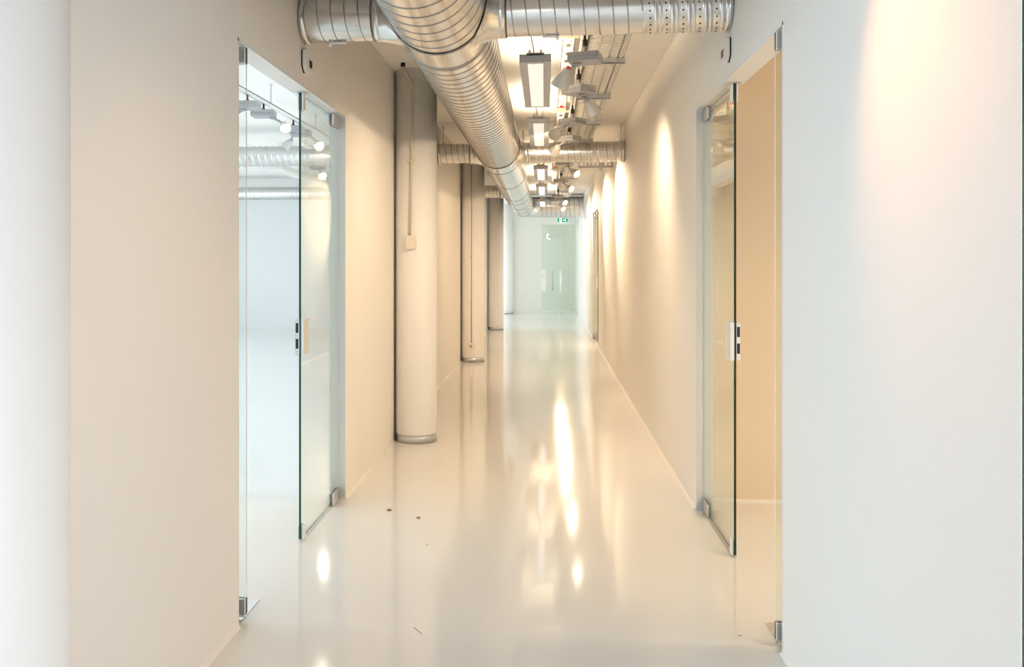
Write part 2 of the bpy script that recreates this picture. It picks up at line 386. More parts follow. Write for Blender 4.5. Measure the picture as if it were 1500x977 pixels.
floor_plate(-1, D0, 'steel floor plate under the open leaf of the daylit room')
floor_plate(1, D0, 'steel floor plate under the open leaf of the tan room')
# glass panel at the corridor mouth, at right angles to the right wall
t = thing('glass_partition', 'fixed glass pane at the picture edge where the cream wall ends', 'glass panel', (XR, 1.724, 0))
b = MB(); b.box(0.0, 1.2, -0.006, 0.006, 0.0, ZC)
for f_ in b.bm.faces:
    f_.normal_update()
    if abs(f_.normal.y) < 0.5: f_.material_index = 1
b.build('glass_pane', ['pane', 'gedge'], t)
MB().box(0.0, 1.2, -0.015, 0.015, 0.0, 0.02).build('floor_channel', 'steel', t)

# end wall glass door with side pane
t = thing('door_6', 'pale green glass door with long pull handle at the far end', 'glass door', (-0.10, YE+0.02, 0), kind='structure')
b = MB(); b.box(0.0, 0.745, -0.006, 0.006, 0.01, 2.48); 
for f_ in b.bm.faces:
    f_.normal_update()
    if abs(f_.normal.y) < 0.5: f_.material_index = 1
b.build('glass_pane', ['panegreen', 'gedge'], t)
b = MB(); b.box(0.755, 0.995, -0.006, 0.006, 0.01, 2.48)
for f_ in b.bm.faces:
    f_.normal_update()
    if abs(f_.normal.y) < 0.5: f_.material_index = 1
b.build('side_pane', ['panegreen', 'gedge'], t)
MB().box(-0.02, 0.12, -0.05, -0.008, 0.62, 1.25, 0.006).build('lock_plate', 'white', t)
MB().cyl((0.05, -0.05, 1.08), (0.05, -0.075, 1.08), 0.02, n=16).box(0.0, 0.055, -0.085, -0.072, 1.07, 1.092, 0.003).cyl((0.05, -0.05, 0.99), (0.05, -0.058, 0.99), 0.012, n=16).build('lever', 'steel', t)
MB().cyl((0.535, -0.07, 0.57), (0.535, -0.07, 1.23), 0.042, n=20).cyl((0.535, -0.07, 0.72), (0.535, -0.0, 0.72), 0.012, n=10).cyl((0.535, -0.07, 1.08), (0.535, 0.0, 1.08), 0.012, n=10).build('pull_handle', 'white', t)
MB().cyl((0.30, 0.07, 0.65), (0.30, 0.07, 1.20), 0.03, n=16).build('inner_handle', 'greenwall', t)
for x0_ in (0.32, 0.51, 0.93):
    MB().box(x0_, x0_+0.06, -0.02, 0.02, 0.0, 0.05, 0.003).build('floor_fitting', 'steel', t)

# ------------------------------------------------------------------ exit sign
t = thing('exit_sign', 'green and white emergency exit sign hanging before the far wall', 'sign', (0.475, YE-0.06, 2.61))
MB().box(-0.15, 0.15, 0, 0.03, -0.062, 0.062, 0.004).build('panel', 'signwhite', t)
for xa_, xb_ in ((-0.145, -0.088), (-0.02, 0.080), (0.092, 0.145)): MB().box(xa_, xb_, -0.003, 0, -0.056, 0.056).build('green_field', 'green', t)
b = MB()
b.prism([(0.01, 0.0), (0.04, 0.034), (0.04, 0.014), (0.072, 0.014), (0.072, -0.014), (0.04, -0.014), (0.04, -0.034)], 'y', -0.005, -0.0028)
b.build('arrow', 'signwhite', t)
b = MB()   # running figure on the pale field
b.cyl((-0.048, -0.004, 0.036), (-0.048, -0.002, 0.036), 0.009, n=14)
b.prism([(-0.060, 0.024), (-0.044, 0.026), (-0.040, 0.0), (-0.030, -0.022), (-0.034, -0.044), (-0.040, -0.044), (-0.038, -0.024), (-0.050, -0.010), (-0.062, -0.030), (-0.076, -0.030), (-0.076, -0.024), (-0.064, -0.022), (-0.058, 0.0)], 'y', -0.004, -0.0018)
b.build('running_figure', 'box', t)
MB().box(-0.12, 0.12, 0.008, 0.022, 0.06, 0.075).box(-0.01, 0.01, 0.01, 0.06, 0.062, 0.08).build('wall_bracket', 'box', t)

# ------------------------------------------------------------------ wall sensors above the doors
def sensor(side, label):
    x = XL if side < 0 else XR; s_ = -side
    t = thing('wall_sensor', label, 'sensor', (x, 4.285, 2.53), group='sensors above the glass doorways')
    pts = [(0, 0.052), (0.02, 0.058), (0.118, 0.052), (0.125, 0.04), (0.122, -0.03), (0.112, -0.048), (0.035, -0.055), (0, -0.028)]
    a, b_ = sorted((0.006*s_, 0.024*s_)); MB().prism(pts, 'x', a, b_).build('cover', 'white', t)
    pk = [(-0.004, 0.050), (0.002, 0.056), (0.1, 0.05), (0.11, -0.04), (0.034, -0.060), (-0.004, -0.030)]
    a, b_ = sorted((0, 0.0065*s_)); MB().prism(pk, 'x', a, b_).build('back_plate', 'black', t)
    a, b_ = sorted((0.02*s_, 0.0255*s_)); MB().prism([(0.066, 0.018), (0.118, 0.016), (0.116, -0.022), (0.068, -0.022)], 'x', a, b_).build('sensor_window', 'redglass', t)
    return t
sensor(-1, 'white sensor with dark red window above the tan wall doorway')
sensor(1, 'white sensor with dark red window above the tan room doorway')

# ------------------------------------------------------------------ ducts
def helix(b, org, ax, R, L, pitch, rr=0.003, n=40, ph=0.0, w=None, h=None):
    """raised spiral seam: a flat-topped strip following the tube"""
    org = Vector(org); ax = Vector(ax).normalized(); u = Vector((0, 0, 1)); v_ = ax.cross(u)
    w = w or rr*1.6; h = h or rr; N = int(L/pitch*n); prev = None
    for i in range(N+1):
        s_ = i/n*pitch; th = ph + 2*PI*i/n; d = u*math.cos(th) + v_*math.sin(th)
        row = [b.bm.verts.new(org + ax*(s_+a) + d*(R+c)) for a, c in ((-w, -0.001), (-w*0.5, h), (w*0.5, h), (w, -0.001))]
        if prev:
            for k in range(3): b._f([prev[k], prev[k+1], row[k+1], row[k]], True)
        prev = row
def rings(b, org, ax, R, s_list, h=0.003, w=0.006, n=48):
    for s_ in s_list:
        b.lathe([(s_-w, R-0.001), (s_-w*0.5, R+h), (s_+w*0.5, R+h), (s_+w, R-0.001)], org, ax, n, False)

MX, MZ, MR = -0.536, 2.78, 0.25        # main duct axis and radius
TEE = [4.33, 9.93]
duct = thing('ventilation_duct', 'thick galvanised main duct running down the corridor under the ceiling', 'duct', (MX, 0, MZ))
def pipe(y0, y1, pitch, name='duct_pipe'):
    b = MB(); b.lathe([(0, MR), (y1-y0, MR)], (0, y0, 0), (0, 1, 0), 72, False)
    o = b.build(name, 'galv', duct)
    s_ = MB(); helix(s_, (0, y0, 0), (0, 1, 0), MR, y1-y0, pitch, 0.003, 56)
    s_.build('spiral_seam', 'galv_dark', o); return o
pipe(-4.0, TEE[0]-0.10, 0.132); pipe(TEE[0]+0.22, TEE[1]-0.34, 0.125)
b = MB().lathe([(0, MR), (10.35, MR)], (0, TEE[1]+0.30, 0), (0, 1, 0), 72, False)
o = b.build('duct_pipe', 'galv', duct)
s_ = MB(); s_.box(-0.008, 0.008, TEE[1]+0.3, 20.3, -0.004, 0.004, 0, Matrix.Translation((MR*math.sin(-0.25), 0, -MR*math.cos(-0.25))))
rings(s_, (0, 0, 0), (0, 1, 0), MR, [15.0, 17.6], 0.005, 0.012); s_.build('seam', 'galv_dark', o)
BZ = 2.745 - MZ; BR = 0.112
def tee(yc, y0, y1, sides):
    b = MB(); b.lathe([(y0-yc, MR+0.004), (y1-yc, MR+0.004)], (0, yc, 0), (0, 1, 0), 72, False)
    o = b.build('tee_sleeve', 'galv', duct)
    for q_ in (y0-yc, y1-yc):
        s_ = MB(); rings(s_, (0, yc, 0), (0, 1, 0), MR+0.004, [q_], 0.004, 0.008, 72); s_.build('sleeve_rim', 'galv_dark', o)
    for sd in sides:
        b = MB(); n = 48; R0_ = MR+0.005; rows = []
        K = 7; ext = 0.305
        for k in range(K+1):
            q = k/K; row = []
            for i in range(n):
                th = 2*PI*i/n
                # saddle foot on the main tube, blending to the branch circle
                ay, az = 0.20, 0.185
                fy, fz = ay*math.cos(th), BZ*0.5 + az*math.sin(th)
                fx = math.sqrt(max(R0_*R0_ - fz*fz, 0))
                by, bz = (BR+0.006)*math.cos(th), BZ + (BR+0.006)*math.sin(th)
                e = q**0.55
                x = fx + (ext-fx)*q
                row.append(b.bm.verts.new((sd*x, yc+fy+(by-fy)*e, fz+(bz-fz)*e)))
            rows.append(row)
        for a_, c_ in zip(rows, rows[1:]):
            for i in range(n): b._f([a_[i], a_[(i+1) % n], c_[(i+1) % n], c_[i]], True)
        so = b.build('saddle', 'galv', duct)
tee(TEE[0], TEE[0]-0.10, TEE[0]+0.22, (-1, 1))
tee(TEE[1], TEE[1]-0.34, TEE[1]+0.30, (-1, 1))
# elbow into the right wall at the far end
b = MB(); n = 48; rows = []; EY, ER = 20.28, 0.42
for k in range(13):
    a = PI/2*k/12; c_ = Vector((ER*(1-math.cos(a)), EY+ER*math.sin(a), 0)); dr = Vector((math.sin(a), math.cos(a), 0)); sdv = Vector((dr.y, -dr.x, 0))
    rows.append([b.bm.verts.new(c_ + (sdv*math.cos(2*PI*i/n) + Vector((0, 0, 1))*math.sin(2*PI*i/n))*MR) for i in range(n)])
for a_, c_ in zip(rows, rows[1:]):
    for i in range(n): b._f([a_[i], a_[(i+1) % n], c_[(i+1) % n], c_[i]], True)
el = b.build('elbow', 'galv', duct)
s_ = MB(); rings(s_, (0, EY, 0), (0, 1, 0), MR, [0.0], 0.006, 0.016); s_.build('elbow_rim', 'galv_dark', el)
b = MB().lathe([(0, MR), (XR-MX-ER, MR)], (ER, EY+ER, 0), (1, 0, 0), 60, False); o = b.build('end_run', 'galv', duct)
s_ = MB(); helix(s_, (ER, EY+ER, 0), (1, 0, 0), MR, XR-MX-ER-0.02, 0.11, 0.004, 48); s_.build('spiral_seam', 'galv_dark', o)
# hangers of the main duct
for y in (6.0, 8.6, 12.4, 16.0, 19.0):
    b = MB(); 
    for k in range(25):
        pass
    b.lathe([(0, MR+0.001), (0.0, MR+0.004), (0.025, MR+0.004), (0.025, MR+0.001)], (0, y, 0), (0, 1, 0), 60, False)
    b.cyl((0, y+0.0125, MR), (0, y+0.0125, ZC-MZ), 0.004, n=8)
    if y > 12: b.build('hanger_strap', 'galv_dark', duct)
    else: b.bm.free()

def branch(yc, x0, x1, label, tilt=0.0, perforated=0.0, clampx=None, rod=None, name='branch_duct', lean=0.0):
    """small duct from x0 (main duct side) to x1 (wall); origin at x0"""
    t = thing(name, label, 'duct', (x0, yc, 2.745), group='branch ducts off the main duct')
    L = abs(x1-x0); sg = 1 if x1 > x0 else -1
    Lp = L-perforated
    b = MB().lathe([(0, BR), (Lp, BR)], (0, 0, 0), (sg, 0, 0), 48, False); p = b.build('duct_pipe', 'galv', t)
    s_ = MB(); helix(s_, (sg*0.05, 0, 0), (sg, 0, 0), BR, Lp-0.06, 0.0705, 0.0022, 40); s_.build('spiral_seam', 'galv_dark', p)
    MB().lathe([(-0.012, BR+0.003), (-0.012, BR+0.007), (0.036, BR+0.007), (0.036, BR+0.001)], (0, 0, 0), (sg, 0, 0), 48, False).build('collar', 'galv', t)
    MB().lathe([(0.036, BR+0.0005), (0.037, BR+0.005), (0.043, BR+0.005), (0.044, BR+0.0005)], (0, 0, 0), (sg, 0, 0), 48, False).build('seal_ring', 'seal', t)
    if perforated:
        # corrugated, punched outlet end
        b = MB(); n = 64; m_ = 220; pitch = 0.079; prev = None
        for k in range(m_+1):
            x = perforated*k/m_; row = []
            for i in range(n):
                th = 2*PI*i/n; ph = (x/pitch - i/n) % 1.0
                bulge = 0.0075*math.exp(-((ph-0.36)/0.085)**2) + 0.0045*math.exp(-((ph-0.66)/0.05)**2)
                if k in (0, m_): bulge = 0
                rr = BR+0.002+bulge
                row.append(b.bm.verts.new((sg*(Lp+x), -math.sin(th)*rr, math.cos(th)*rr)))
            if prev:
                for i in range(n): b._f([prev[i], prev[(i+1) % n], row[(i+1) % n], row[i]], True)
            prev = row
        h = b; h.mi = 1; tw = int(perforated/pitch)
        for k in range(tw+1):
            for i in range(20):
                th = 2*PI*i/20; x = (k + i/20 + 0.0)*pitch
                if x < 0.01 or x > perforated-0.01: continue
                d = Vector((0, -math.sin(th), math.cos(th))); c_ = Vector((sg*(Lp+x), 0, 0)) + d*(BR+0.0005)
                h.cyl(c_, c_+d*0.0025, 0.0046, n=8)
        b.build('outlet_section', ['galv', 'black'], t)
    MB().lathe([(L-0.03, BR+0.001), (L-0.03, BR+0.008), (L-0.002, BR+0.010), (L-0.002, BR+0.001)], (0, 0, 0), (sg, 0, 0), 48, False).build('end_collar', 'galv', t)
    if clampx is not None:
        x = clampx - x0
        c = MB().lathe([(-0.014, BR+0.0005), (-0.014, BR+0.003), (0.014, BR+0.003), (0.014, BR+0.0005)], (x, 0, 0), (1, 0, 0), 48, False)
        c.bm.free()
        c = MB().box(x-0.035, x+0.045, -0.010, 0.010, -BR-0.012, -BR-0.004, 0.002).box(x-0.03, x-0.018, -0.012, 0.012, -BR-0.004, -BR+0.004).cyl((x+sg*0.04, 0, -BR-0.026), (x+sg*0.04, 0, -BR+0.002), 0.008, n=10)
        c.build('bracket_clip', 'satin', t)
    if rod is not None:
        x = rod - x0
        MB().cyl((x, 0, BR-0.002), (x, 0, ZC-2.745), 0.006, n=8).box(x-0.02, x+0.02, -0.02, 0.02, BR-0.004, BR+0.008).build('hanger_rod', 'strut', t)
    t.rotation_euler = (0, tilt, 0)
    return t
CXL, CXR = MX-0.30, MX+0.30
branch(TEE[0], CXR, XR, 'galvanised branch with a corrugated punched end at the cream wall, nearest the top edge', 0.0, 0.42, clampx=0.02)
branch(TEE[0], CXL, XL, 'short galvanised branch into the tan wall above the doorway', 0.0, clampx=-1.07)
branch(TEE[1], CXR, XR, 'branch duct with punched end crossing behind the track spots', 0.0, 0.42, rod=0.86)
branch(TEE[1], CXL, XL, 'branch duct into the wall just past the conduit column', 0.0, rod=-1.19)
b3 = branch(15.5, MX-0.24, XL, 'short branch duct seen between the third column and the main duct')
# the same lines continue in the daylit side room
def roomduct(yc, x0, x1, label, perf=True):
    t = thing('branch_duct', label, 'duct', (x0, yc, 2.745), group='ducts in the daylit side room')
    L = x1-x0
    p = MB().lathe([(0, BR+0.004), (L, BR+0.004)], (0, 0, 0), (1, 0, 0), 48, True).build('duct_pipe', 'galv', t)
    s_ = MB(); helix(s_, (0.02, 0, 0), (1, 0, 0), BR+0.004, L-0.05, 0.08, 0.005, 36, w=0.014, h=0.007); s_.build('spiral_seam', 'galv', p)
roomduct(TEE[1], -7.5, XL-WT, 'ribbed duct crossing the daylit room, the upper of two through the glass')
roomduct(15.5, -8.0, XL-WT, 'ribbed duct at the back of the daylit room, lower of two through the glass')

# slotted bracket next to the second branch
t = thing('slotted_bracket', 'slotted zinc bracket by the cream wall below the second branch duct', 'bracket', (0.62, 11.7, 2.80))
b = MB()
for z in (-0.04, 0.04): b.box(-0.17, 0.28, -0.02, 0.0, z-0.012, z+0.012)
for k in range(9): b.box(-0.17+0.054*k, -0.17+0.054*k+0.016, -0.02, 0.0, -0.04, 0.04)
b.build('slotted_rail', 'strut', t)
MB().box(0.10, 0.15, -0.03, 0.02, -0.09, 0.27).build('hanger_plate', 'strut', t)

# ------------------------------------------------------------------ pendant lamps
def pendant(y0, L, label, lit):
    t = thing('pendant_lamp', label, 'lamp', (-0.062, y0, 2.705), group='linear pendant lamps down the corridor')
    W = 0.097; H = 0.05
    b = MB().box(-W, -0.048, 0, L, 0.0, H).box(0.048, W, 0, L, 0.0, H).box(-0.048, 0.048, 0, 0.045, 0, H).box(-0.048, 0.048, L-0.02, L, 0, H).box(-0.05, 0.05, 0, L, H-0.008, H)
    b.build('housing', 'lamph', t)
    MB().box(-0.048, 0.048, 0.045, L-0.02, 0.004, 0.018).build('diffuser', lit, t)
    MB().box(-0.035, 0.035, 0.12, L-0.12, H+0.001, H+0.006).build('uplight_strip', 'uplight', t)
    for ya_ in (0.01, L-0.07): MB().box(-0.055, 0.055, ya_, ya_+0.06, H, H+0.012).build('mounting_bar', 'wire', t)
    zt = ZC-2.705-0.001
    for y in (0.04, L-0.04):
        for x in (-0.035, 0.035):
            w = MB().cyl((x, y, H), (x, y, zt), 0.0018, n=6).build('suspension_wire', 'wire', t)
            MB().lathe([(0, 0.008), (0.022, 0.008), (0.03, 0.004)], (x, y, H+0.008), (0, 0, 1), 10).build('wire_grip', 'strut', w)
    MB().tube([(-0.008, 0.05, H), (-0.012, 0.05, H+0.05), (-0.028, 0.05, H+0.13), (-0.034, 0.05, H+0.22), (-0.032, 0.05, zt)], 0.005, 8).build('power_cord', 'cord', t)
    return t
pendant(5.22, 1.55, 'grey linear pendant lamp closest to the first crossing duct', 'lamp_on')
pendant(7.52, 1.55, 'grey linear pendant lamp just before the second crossing duct', 'lamp_on')
pendant(11.35, 1.6, 'linear pendant lamp first behind the second crossing duct', 'lamp_on2')
pendant(14.1, 1.8, 'linear pendant lamp second behind the second crossing duct', 'lamp_on2')
pendant(17.7, 1.6, 'last linear pendant lamp before the duct elbow', 'lamp_on2')

# ------------------------------------------------------------------ lighting track and spots
TX = 0.248
t = thing('lighting_track', 'long white lighting track carrying the spots in the corridor', 'lighting track', (TX, -1.6, 2.93))
b = MB().box(-0.018, -0.006, 0, 23.4, 0, 0.035).box(0.006, 0.018, 0, 23.4, 0, 0.035).box(-0.018, 0.018, 0, 23.4, 0.028, 0.036)
b.build('rail', 'white', t)
for k in range(8):
    MB().box(-0.012, 0.012, 0.8+3.0*k, 0.82+3.0*k, 0.035, ZC-2.93).build('rail_hanger', 'strut', t)

def head_mesh(parent, base, aim, scale=1.0, lens='lens', redcap=False, bar=True):
    base = Vector(base); d = Vector(aim).normalized()
    b = MB(); k = scale
    b.lathe([(0.0, 0.012*k), (0.003*k, 0.024*k), (0.02*k, 0.033*k), (0.06*k, 0.043*k), (0.125*k, 0.060*k), (0.130*k, 0.0605*k), (0.130*k, 0.057*k), (0.10*k, 0.050*k), (0.075*k, 0.044*k)], base, d, 32, False)
    h = b.build('lamp_head', 'head', parent)
    MB().lathe([(0.088*k, 0.0), (0.0885*k, 0.047*k)], base, d, 28, False).build('lens', lens, h)
    MB().lathe([(-0.012*k, 0.012*k), (0.002*k, 0.016*k)], base, d, 16, True).build('rear_cap', 'red' if redcap else 'box', h)
    return h
SPOTS = []
def spot(y, rz, off, aim, label, red=False, lens='lens', x=TX, zt=2.93, grp='track spots along the corridor', sc_=1.0, watt=150, col=(1, 0.745, 0.48), size=84):
    """off: where the head hangs (world offset from the track point), aim: world direction"""
    t = thing('track_spot', label, 'spotlight', (x, y, 2.745), group=grp)
    R = Matrix.Rotation(rz, 4, 'Z')
    g = MB(); g.box(-0.0975, 0.0975, -0.0825, 0.0825, 0.0, 0.0275, 0.002, R).box(-0.0975, 0.0975, -0.0825, 0.0825, 0.0285, 0.056, 0.002, R)
    g.box(-0.094, 0.094, -0.079, 0.079, 0.02, 0.030, 0, R)
    g.build('gear_box', 'box', t)
    z0 = zt-2.745
    MB().cyl((0, 0, 0.055), (0, 0, z0-0.075), 0.011, n=14).build('stem', 'box', t)
    MB().lathe([(0, 0.017), (0.035, 0.017), (0.045, 0.009), (0.078, 0.008)], (0, 0, z0-0.078), (0, 0, 1), 16).build('track_adapter', 'black', t)
    o = Vector(off)
    j = Vector((o.x*0.45, o.y*0.45, -0.012))
    MB().lathe([(0, 0.03), (0.014, 0.026), (0.02, 0.01)], (j.x, j.y, 0.0), (0, 0, -1), 18).tube([j, (o.x*0.75, o.y*0.75, -0.03), o + Vector(aim).normalized()*0.03], 0.010, 8).build('arm', 'box', t)
    head_mesh(t, o, aim, sc_, lens, red)
    p = Vector((x, y, 2.745)) + o + Vector(aim).normalized()*0.14
    SPOTS.append((p, Vector(aim).normalized(), watt, col, size))
    return t
r_ = math.radians
spot(5.45, r_(-13), (-0.105, 0.0, -0.03), (-0.42, 0.35, -0.84), 'track spot with red cap next to the first pendant, aimed at the tan wall', True, watt=76, size=150)
spot(6.46, r_(-45), (0.06, 0.0, -0.04), (0.45, 0.35, -0.82), 'track spot behind the red-capped one, tilted to the cream wall', watt=46, size=130)
spot(7.95, r_(-40), (-0.13, -0.06, -0.033), (-0.26, 0.92, -0.34), 'track spot with round head beside the second pendant', watt=90)
spot(9.07, r_(-35), (-0.115, -0.06, -0.05), (-0.26, 0.92, -0.34), 'track spot in front of the second crossing duct', watt=90)
spot(11.35, r_(-20), (0.095, 0.06, -0.055), (0.50, -0.56, -0.44), 'lit track spot first behind the second crossing duct', watt=280)
spot(13.8, r_(-20), (0.10, 0.05, -0.055), (0.50, -0.62, -0.42), 'lit track spot second behind the second crossing duct', watt=280)
spot(17.1, r_(-20), (0.09, 0.06, -0.055), (0.40, -0.70, -0.42), 'lit track spot third behind the second crossing duct', watt=280)
spot(19.2, r_(-20), (0.10, 0.06, -0.055), (0.40, -0.70, -0.42), 'lit track spot fourth behind the second crossing duct', watt=200)
spot(21.3, r_(-20), (0.09, 0.06, -0.06), (0.20, -0.80, -0.40), 'last lit track spot above the exit sign')
spot(1.95, r_(20), (-0.09, 0.0, -0.055), (-0.62, 0.42, -0.95), 'added track spot out of view washing the tan wall before the doorway', watt=21, col=(1, 0.54, 0.24), size=80)  # unseen spot added to warm the near tan wall
spot(-1.0, r_(-20), (0.0, 0.09, -0.05), (-1.32, 7.9, -0.75), 'added unseen track spot in the lobby shining down the corridor under the crossing duct', watt=60, col=(1, 0.80, 0.60), size=21)  # unseen spot added to brighten the upper part of the first column
spot(2.55, r_(-20), (0.09, -0.02, -0.055), (0.52, -0.38, -0.85), 'track spot out of view lighting the cream wall end', watt=30, col=(1, 0.44, 0.17), size=70)

# ------------------------------------------------------------------ trunking with red end caps, beside the track
def trunking(y0, L, label, redend=True):
    t = thing('cable_trunking', label, 'trunking', (0.155, y0, 2.965), group='white cable trunkings')
    b = MB(); b.box(-0.042, -0.037, 0, L, 0, 0.055).box(0.037, 0.042, 0, L, 0, 0.055)
    n = int(L/0.22)
    b.box(-0.042, -0.018, 0, L, 0, 0.004).box(0.018, 0.042, 0, L, 0, 0.004)
    for k in range(n): b.box(-0.02, 0.02, k*L/n, k*L/n+0.13, 0, 0.004)
    b.mi = 1
    for k in range(0, n, 2): b.cyl((0.008, k*L/n+0.06, -0.004), (0.008, k*L/n+0.06, 0.006), 0.011, n=10)
    b.build('channel', ['white', 'strut'], t)
    MB().box(-0.10, 0.10, -0.02, 0.0, 0.002, 0.020).box(-0.05, 0.05, -0.012, 0.0, 0.02, ZC-2.965-0.004).build('cross_bracket', 'cord', t)
    MB().box(-0.044, 0.044, L-0.01, L+0.012, -0.004, 0.03).build('end_cap', 'red' if redend else 'box', t)
trunking(5.70, 2.55, 'white punched trunking with a red end beside the first pendant')
trunking(8.55, 1.2, 'short white trunking above the second pendant', False)
trunking(11.0, 2.5, 'white trunking with a red end past the second crossing duct')
trunking(14.0, 2.6, 'distant white trunking near the duct elbow', False)

# ------------------------------------------------------------------ cable tray
t = thing('cable_tray', 'long white slotted cable tray along the ceiling on the cream wall side', 'cable tray', (0.28, 2.4, 2.955))
TW, TL = 0.275, 17.6
b = MB()
for x in (0.0, 0.085, 0.165, TW-0.05): b.box(x, x+(0.014 if x < 0.2 else 0.05), 0, TL, 0, 0.003)
k = 0
while k*0.05 < TL-0.03:
    b.box(0.0, TW-0.03, k*0.05, k*0.05+0.022, 0, 0.003); k += 1
tf = b
b = MB()
for x in (0.0, TW-0.004):
    b.box(x, x+0.004, 0, TL, 0, 0.018).box(x, x+0.004, 0, TL, 0.034, 0.06)
    k = 0
    while k*0.05 < TL-0.03:
        b.box(x, x+0.004, k*0.05, k*0.05+0.03, 0.018, 0.034); k += 1
b.build('tray_side', 'tray', t)
# side lip with round holes near the ceiling edge
h = tf; h.mi = 1; k = 0
while k*0.05 < 9.0:
    h.cyl((TW-0.018, k*0.05+0.02, -0.0008), (TW-0.018, k*0.05+0.02, 0.0005), 0.0075, n=8)
    h.cyl((TW-0.038, k*0.05+0.045, -0.0008), (TW-0.038, k*0.05+0.045, 0.0005), 0.0065, n=8); k += 1
h.build('tray_floor', ['tray', 'black'], t)
cb = MB()
for x, r0 in ((0.235, 0.006), (0.25, 0.005)):
    cb.tube([(x+0.004*math.sin(0.9*i+x*40), i*0.8, 0.011) for i in range(23)], r0, 6)
cbo = cb.build('cables', 'cord', t); cbo['kind'] = 'stuff'
for i, (y, nm) in enumerate(((3.3, 'above the first crossing duct'), (6.22, 'beside the red-capped track spot'), (7.57, 'beside the spot tilted to the cream wall'), (9.02, 'beside the round-headed spot'), (10.35, 'right behind the second crossing duct'), (12.5, 'before the second lit spot'), (15.0, 'before the third lit spot'), (18.0, 'before the last lit spots'))):
    t = thing('tray_support', 'zinc channel carrying the cable tray ' + nm, 'bracket', (0.268, y, 2.9135), group='supports under the cable tray')
    MB().box(0, 0.30, 0, 0.006, 0, 0.04).box(0, 0.30, 0.035, 0.041, 0, 0.04).box(0, 0.30, 0, 0.041, 0, 0.005).build('channel', 'strut', t)
    MB().cyl((0.005, 0.02, 0.0), (0.005, 0.02, ZC-2.9135), 0.005, n=8).build('rod', 'strut', t)
    MB().cyl((0.293, 0.02, 0.0), (0.293, 0.02, ZC-2.9135), 0.005, n=8).build('rod', 'strut', t)

# duct hanger right of the main duct
t = thing('duct_hanger', 'cream angle and rod hanger beside the main duct at the second tee', 'bracket', (-0.30, 10.35, 2.88))
MB().box(-0.08, 0.10, 0, 0.04, 0, 0.006).box(-0.08, 0.10, 0.034, 0.04, 0, 0.04).build('angle', 'tray', t)
MB().cyl((0.03, 0.02, 0.0), (0.03, 0.02, ZC-2.88), 0.006, n=8).build('rod', 'strut', t)

# ------------------------------------------------------------------ daylit side room: track, spots, linear lamp
t = thing('lighting_track', 'white lighting track on the ceiling of the daylit room', 'lighting track', (-2.44, 2.5, 2.86))
MB().box(-0.018, -0.006, 0, 8.2, 0, 0.035).box(0.006, 0.018, 0, 8.2, 0, 0.035).box(-0.018, 0.018, 0, 8.2, 0.028, 0.036).build('rail', 'white', t)
for k in range(6): MB().box(-0.006, 0.006, 0.4+1.5*k, 0.412+1.5*k, 0.035, ZC-2.86).build('rail_hanger', 'strut', t)
G2 = 'spots in the daylit side room'
for y, off, aim, lab in ((6.80, (-0.10, 0.0, -0.05), (-0.7, 0.5, -0.45), 'spot in the daylit room, first on its track behind the glass'),
                    (7.21, (0.17, 0.02, -0.05), (0.35, -0.60, -0.50), 'lit spot in the daylit room second on its track'),
                    (8.09, (-0.02, 0.03, -0.07), (-0.62, -0.10, -0.6), 'spot with side-turned cone in the daylit room, beside the green glass edge'),
                    (8.35, (0.19, -0.10, -0.07), (0.45, -0.60, -0.50), 'lit spot in the daylit room just behind the green glass edge')):
    spot(y, 0.1, off, aim, lab, lens='lenscool', x=-2.44, zt=2.86, grp=G2, sc_=0.85, watt=14, col=(1, 0.88, 0.72))
t = thing('lighting_track', 'short lighting track deep in the daylit room', 'lighting track', (-3.1, 10.4, 2.86))
MB().box(-0.018, -0.006, 0, 4.2, 0, 0.035).box(0.006, 0.018, 0, 4.2, 0, 0.035).box(-0.018, 0.018, 0, 4.2, 0.028, 0.036).build('rail', 'white', t)
for k in range(3): MB().box(-0.006, 0.006, 0.4+1.5*k, 0.412+1.5*k, 0.035, ZC-2.86).build('rail_hanger', 'strut', t)
spot(11.4, 0.1, (0.06, -0.04, -0.06), (0.40, -0.70, -0.40), 'lit spot deep in the daylit room below the first ribbed duct', lens='lenscool', x=-3.1, zt=2.86, grp=G2, watt=10, col=(1, 0.88, 0.72))
t = thing('pendant_lamp', 'long linear pendant lamp in the daylit room between the two ribbed ducts', 'lamp', (-3.55, 10.9, 2.70), 0.0)
MB().box(-0.11, 0.11, 0, 3.4, 0, 0.06, 0.004).build('housing', 'tray', t)
MB().box(-0.05, 0.05, 0.1, 3.3, -0.004, 0.002).build('diffuser', 'white', t)
for y in (0.2, 3.2): MB().cyl((0, y, 0.06), (0, y, ZC-2.70), 0.003, n=6).build('suspension_wire', 'wire', t)

# crumbs on the floor
for i, (x, y, s_, lab) in enumerate(((-0.93, 5.037, 0.012, 'small brown crumb on the floor below the tan wall doorway edge'), (-0.734, 4.909, 0.010, 'tiny dark crumb on the floor nearer the corridor middle'))):
    b = MB(); tb = bmesh.new(); bmesh.ops.create_icosphere(tb, subdivisions=2, radius=s_)
    for v in tb.verts: v.co = Vector((v.co.x*1.3, v.co.y*0.9, max(v.co.z*0.5 + s_*0.42, 0)))*(0.9+0.2*random.random())
    b.add(tb); o = tag(b.build('crumb', 'crumb'), lab, 'crumb', 'crumbs on the floor'); o.location = (x, y, 0.0)

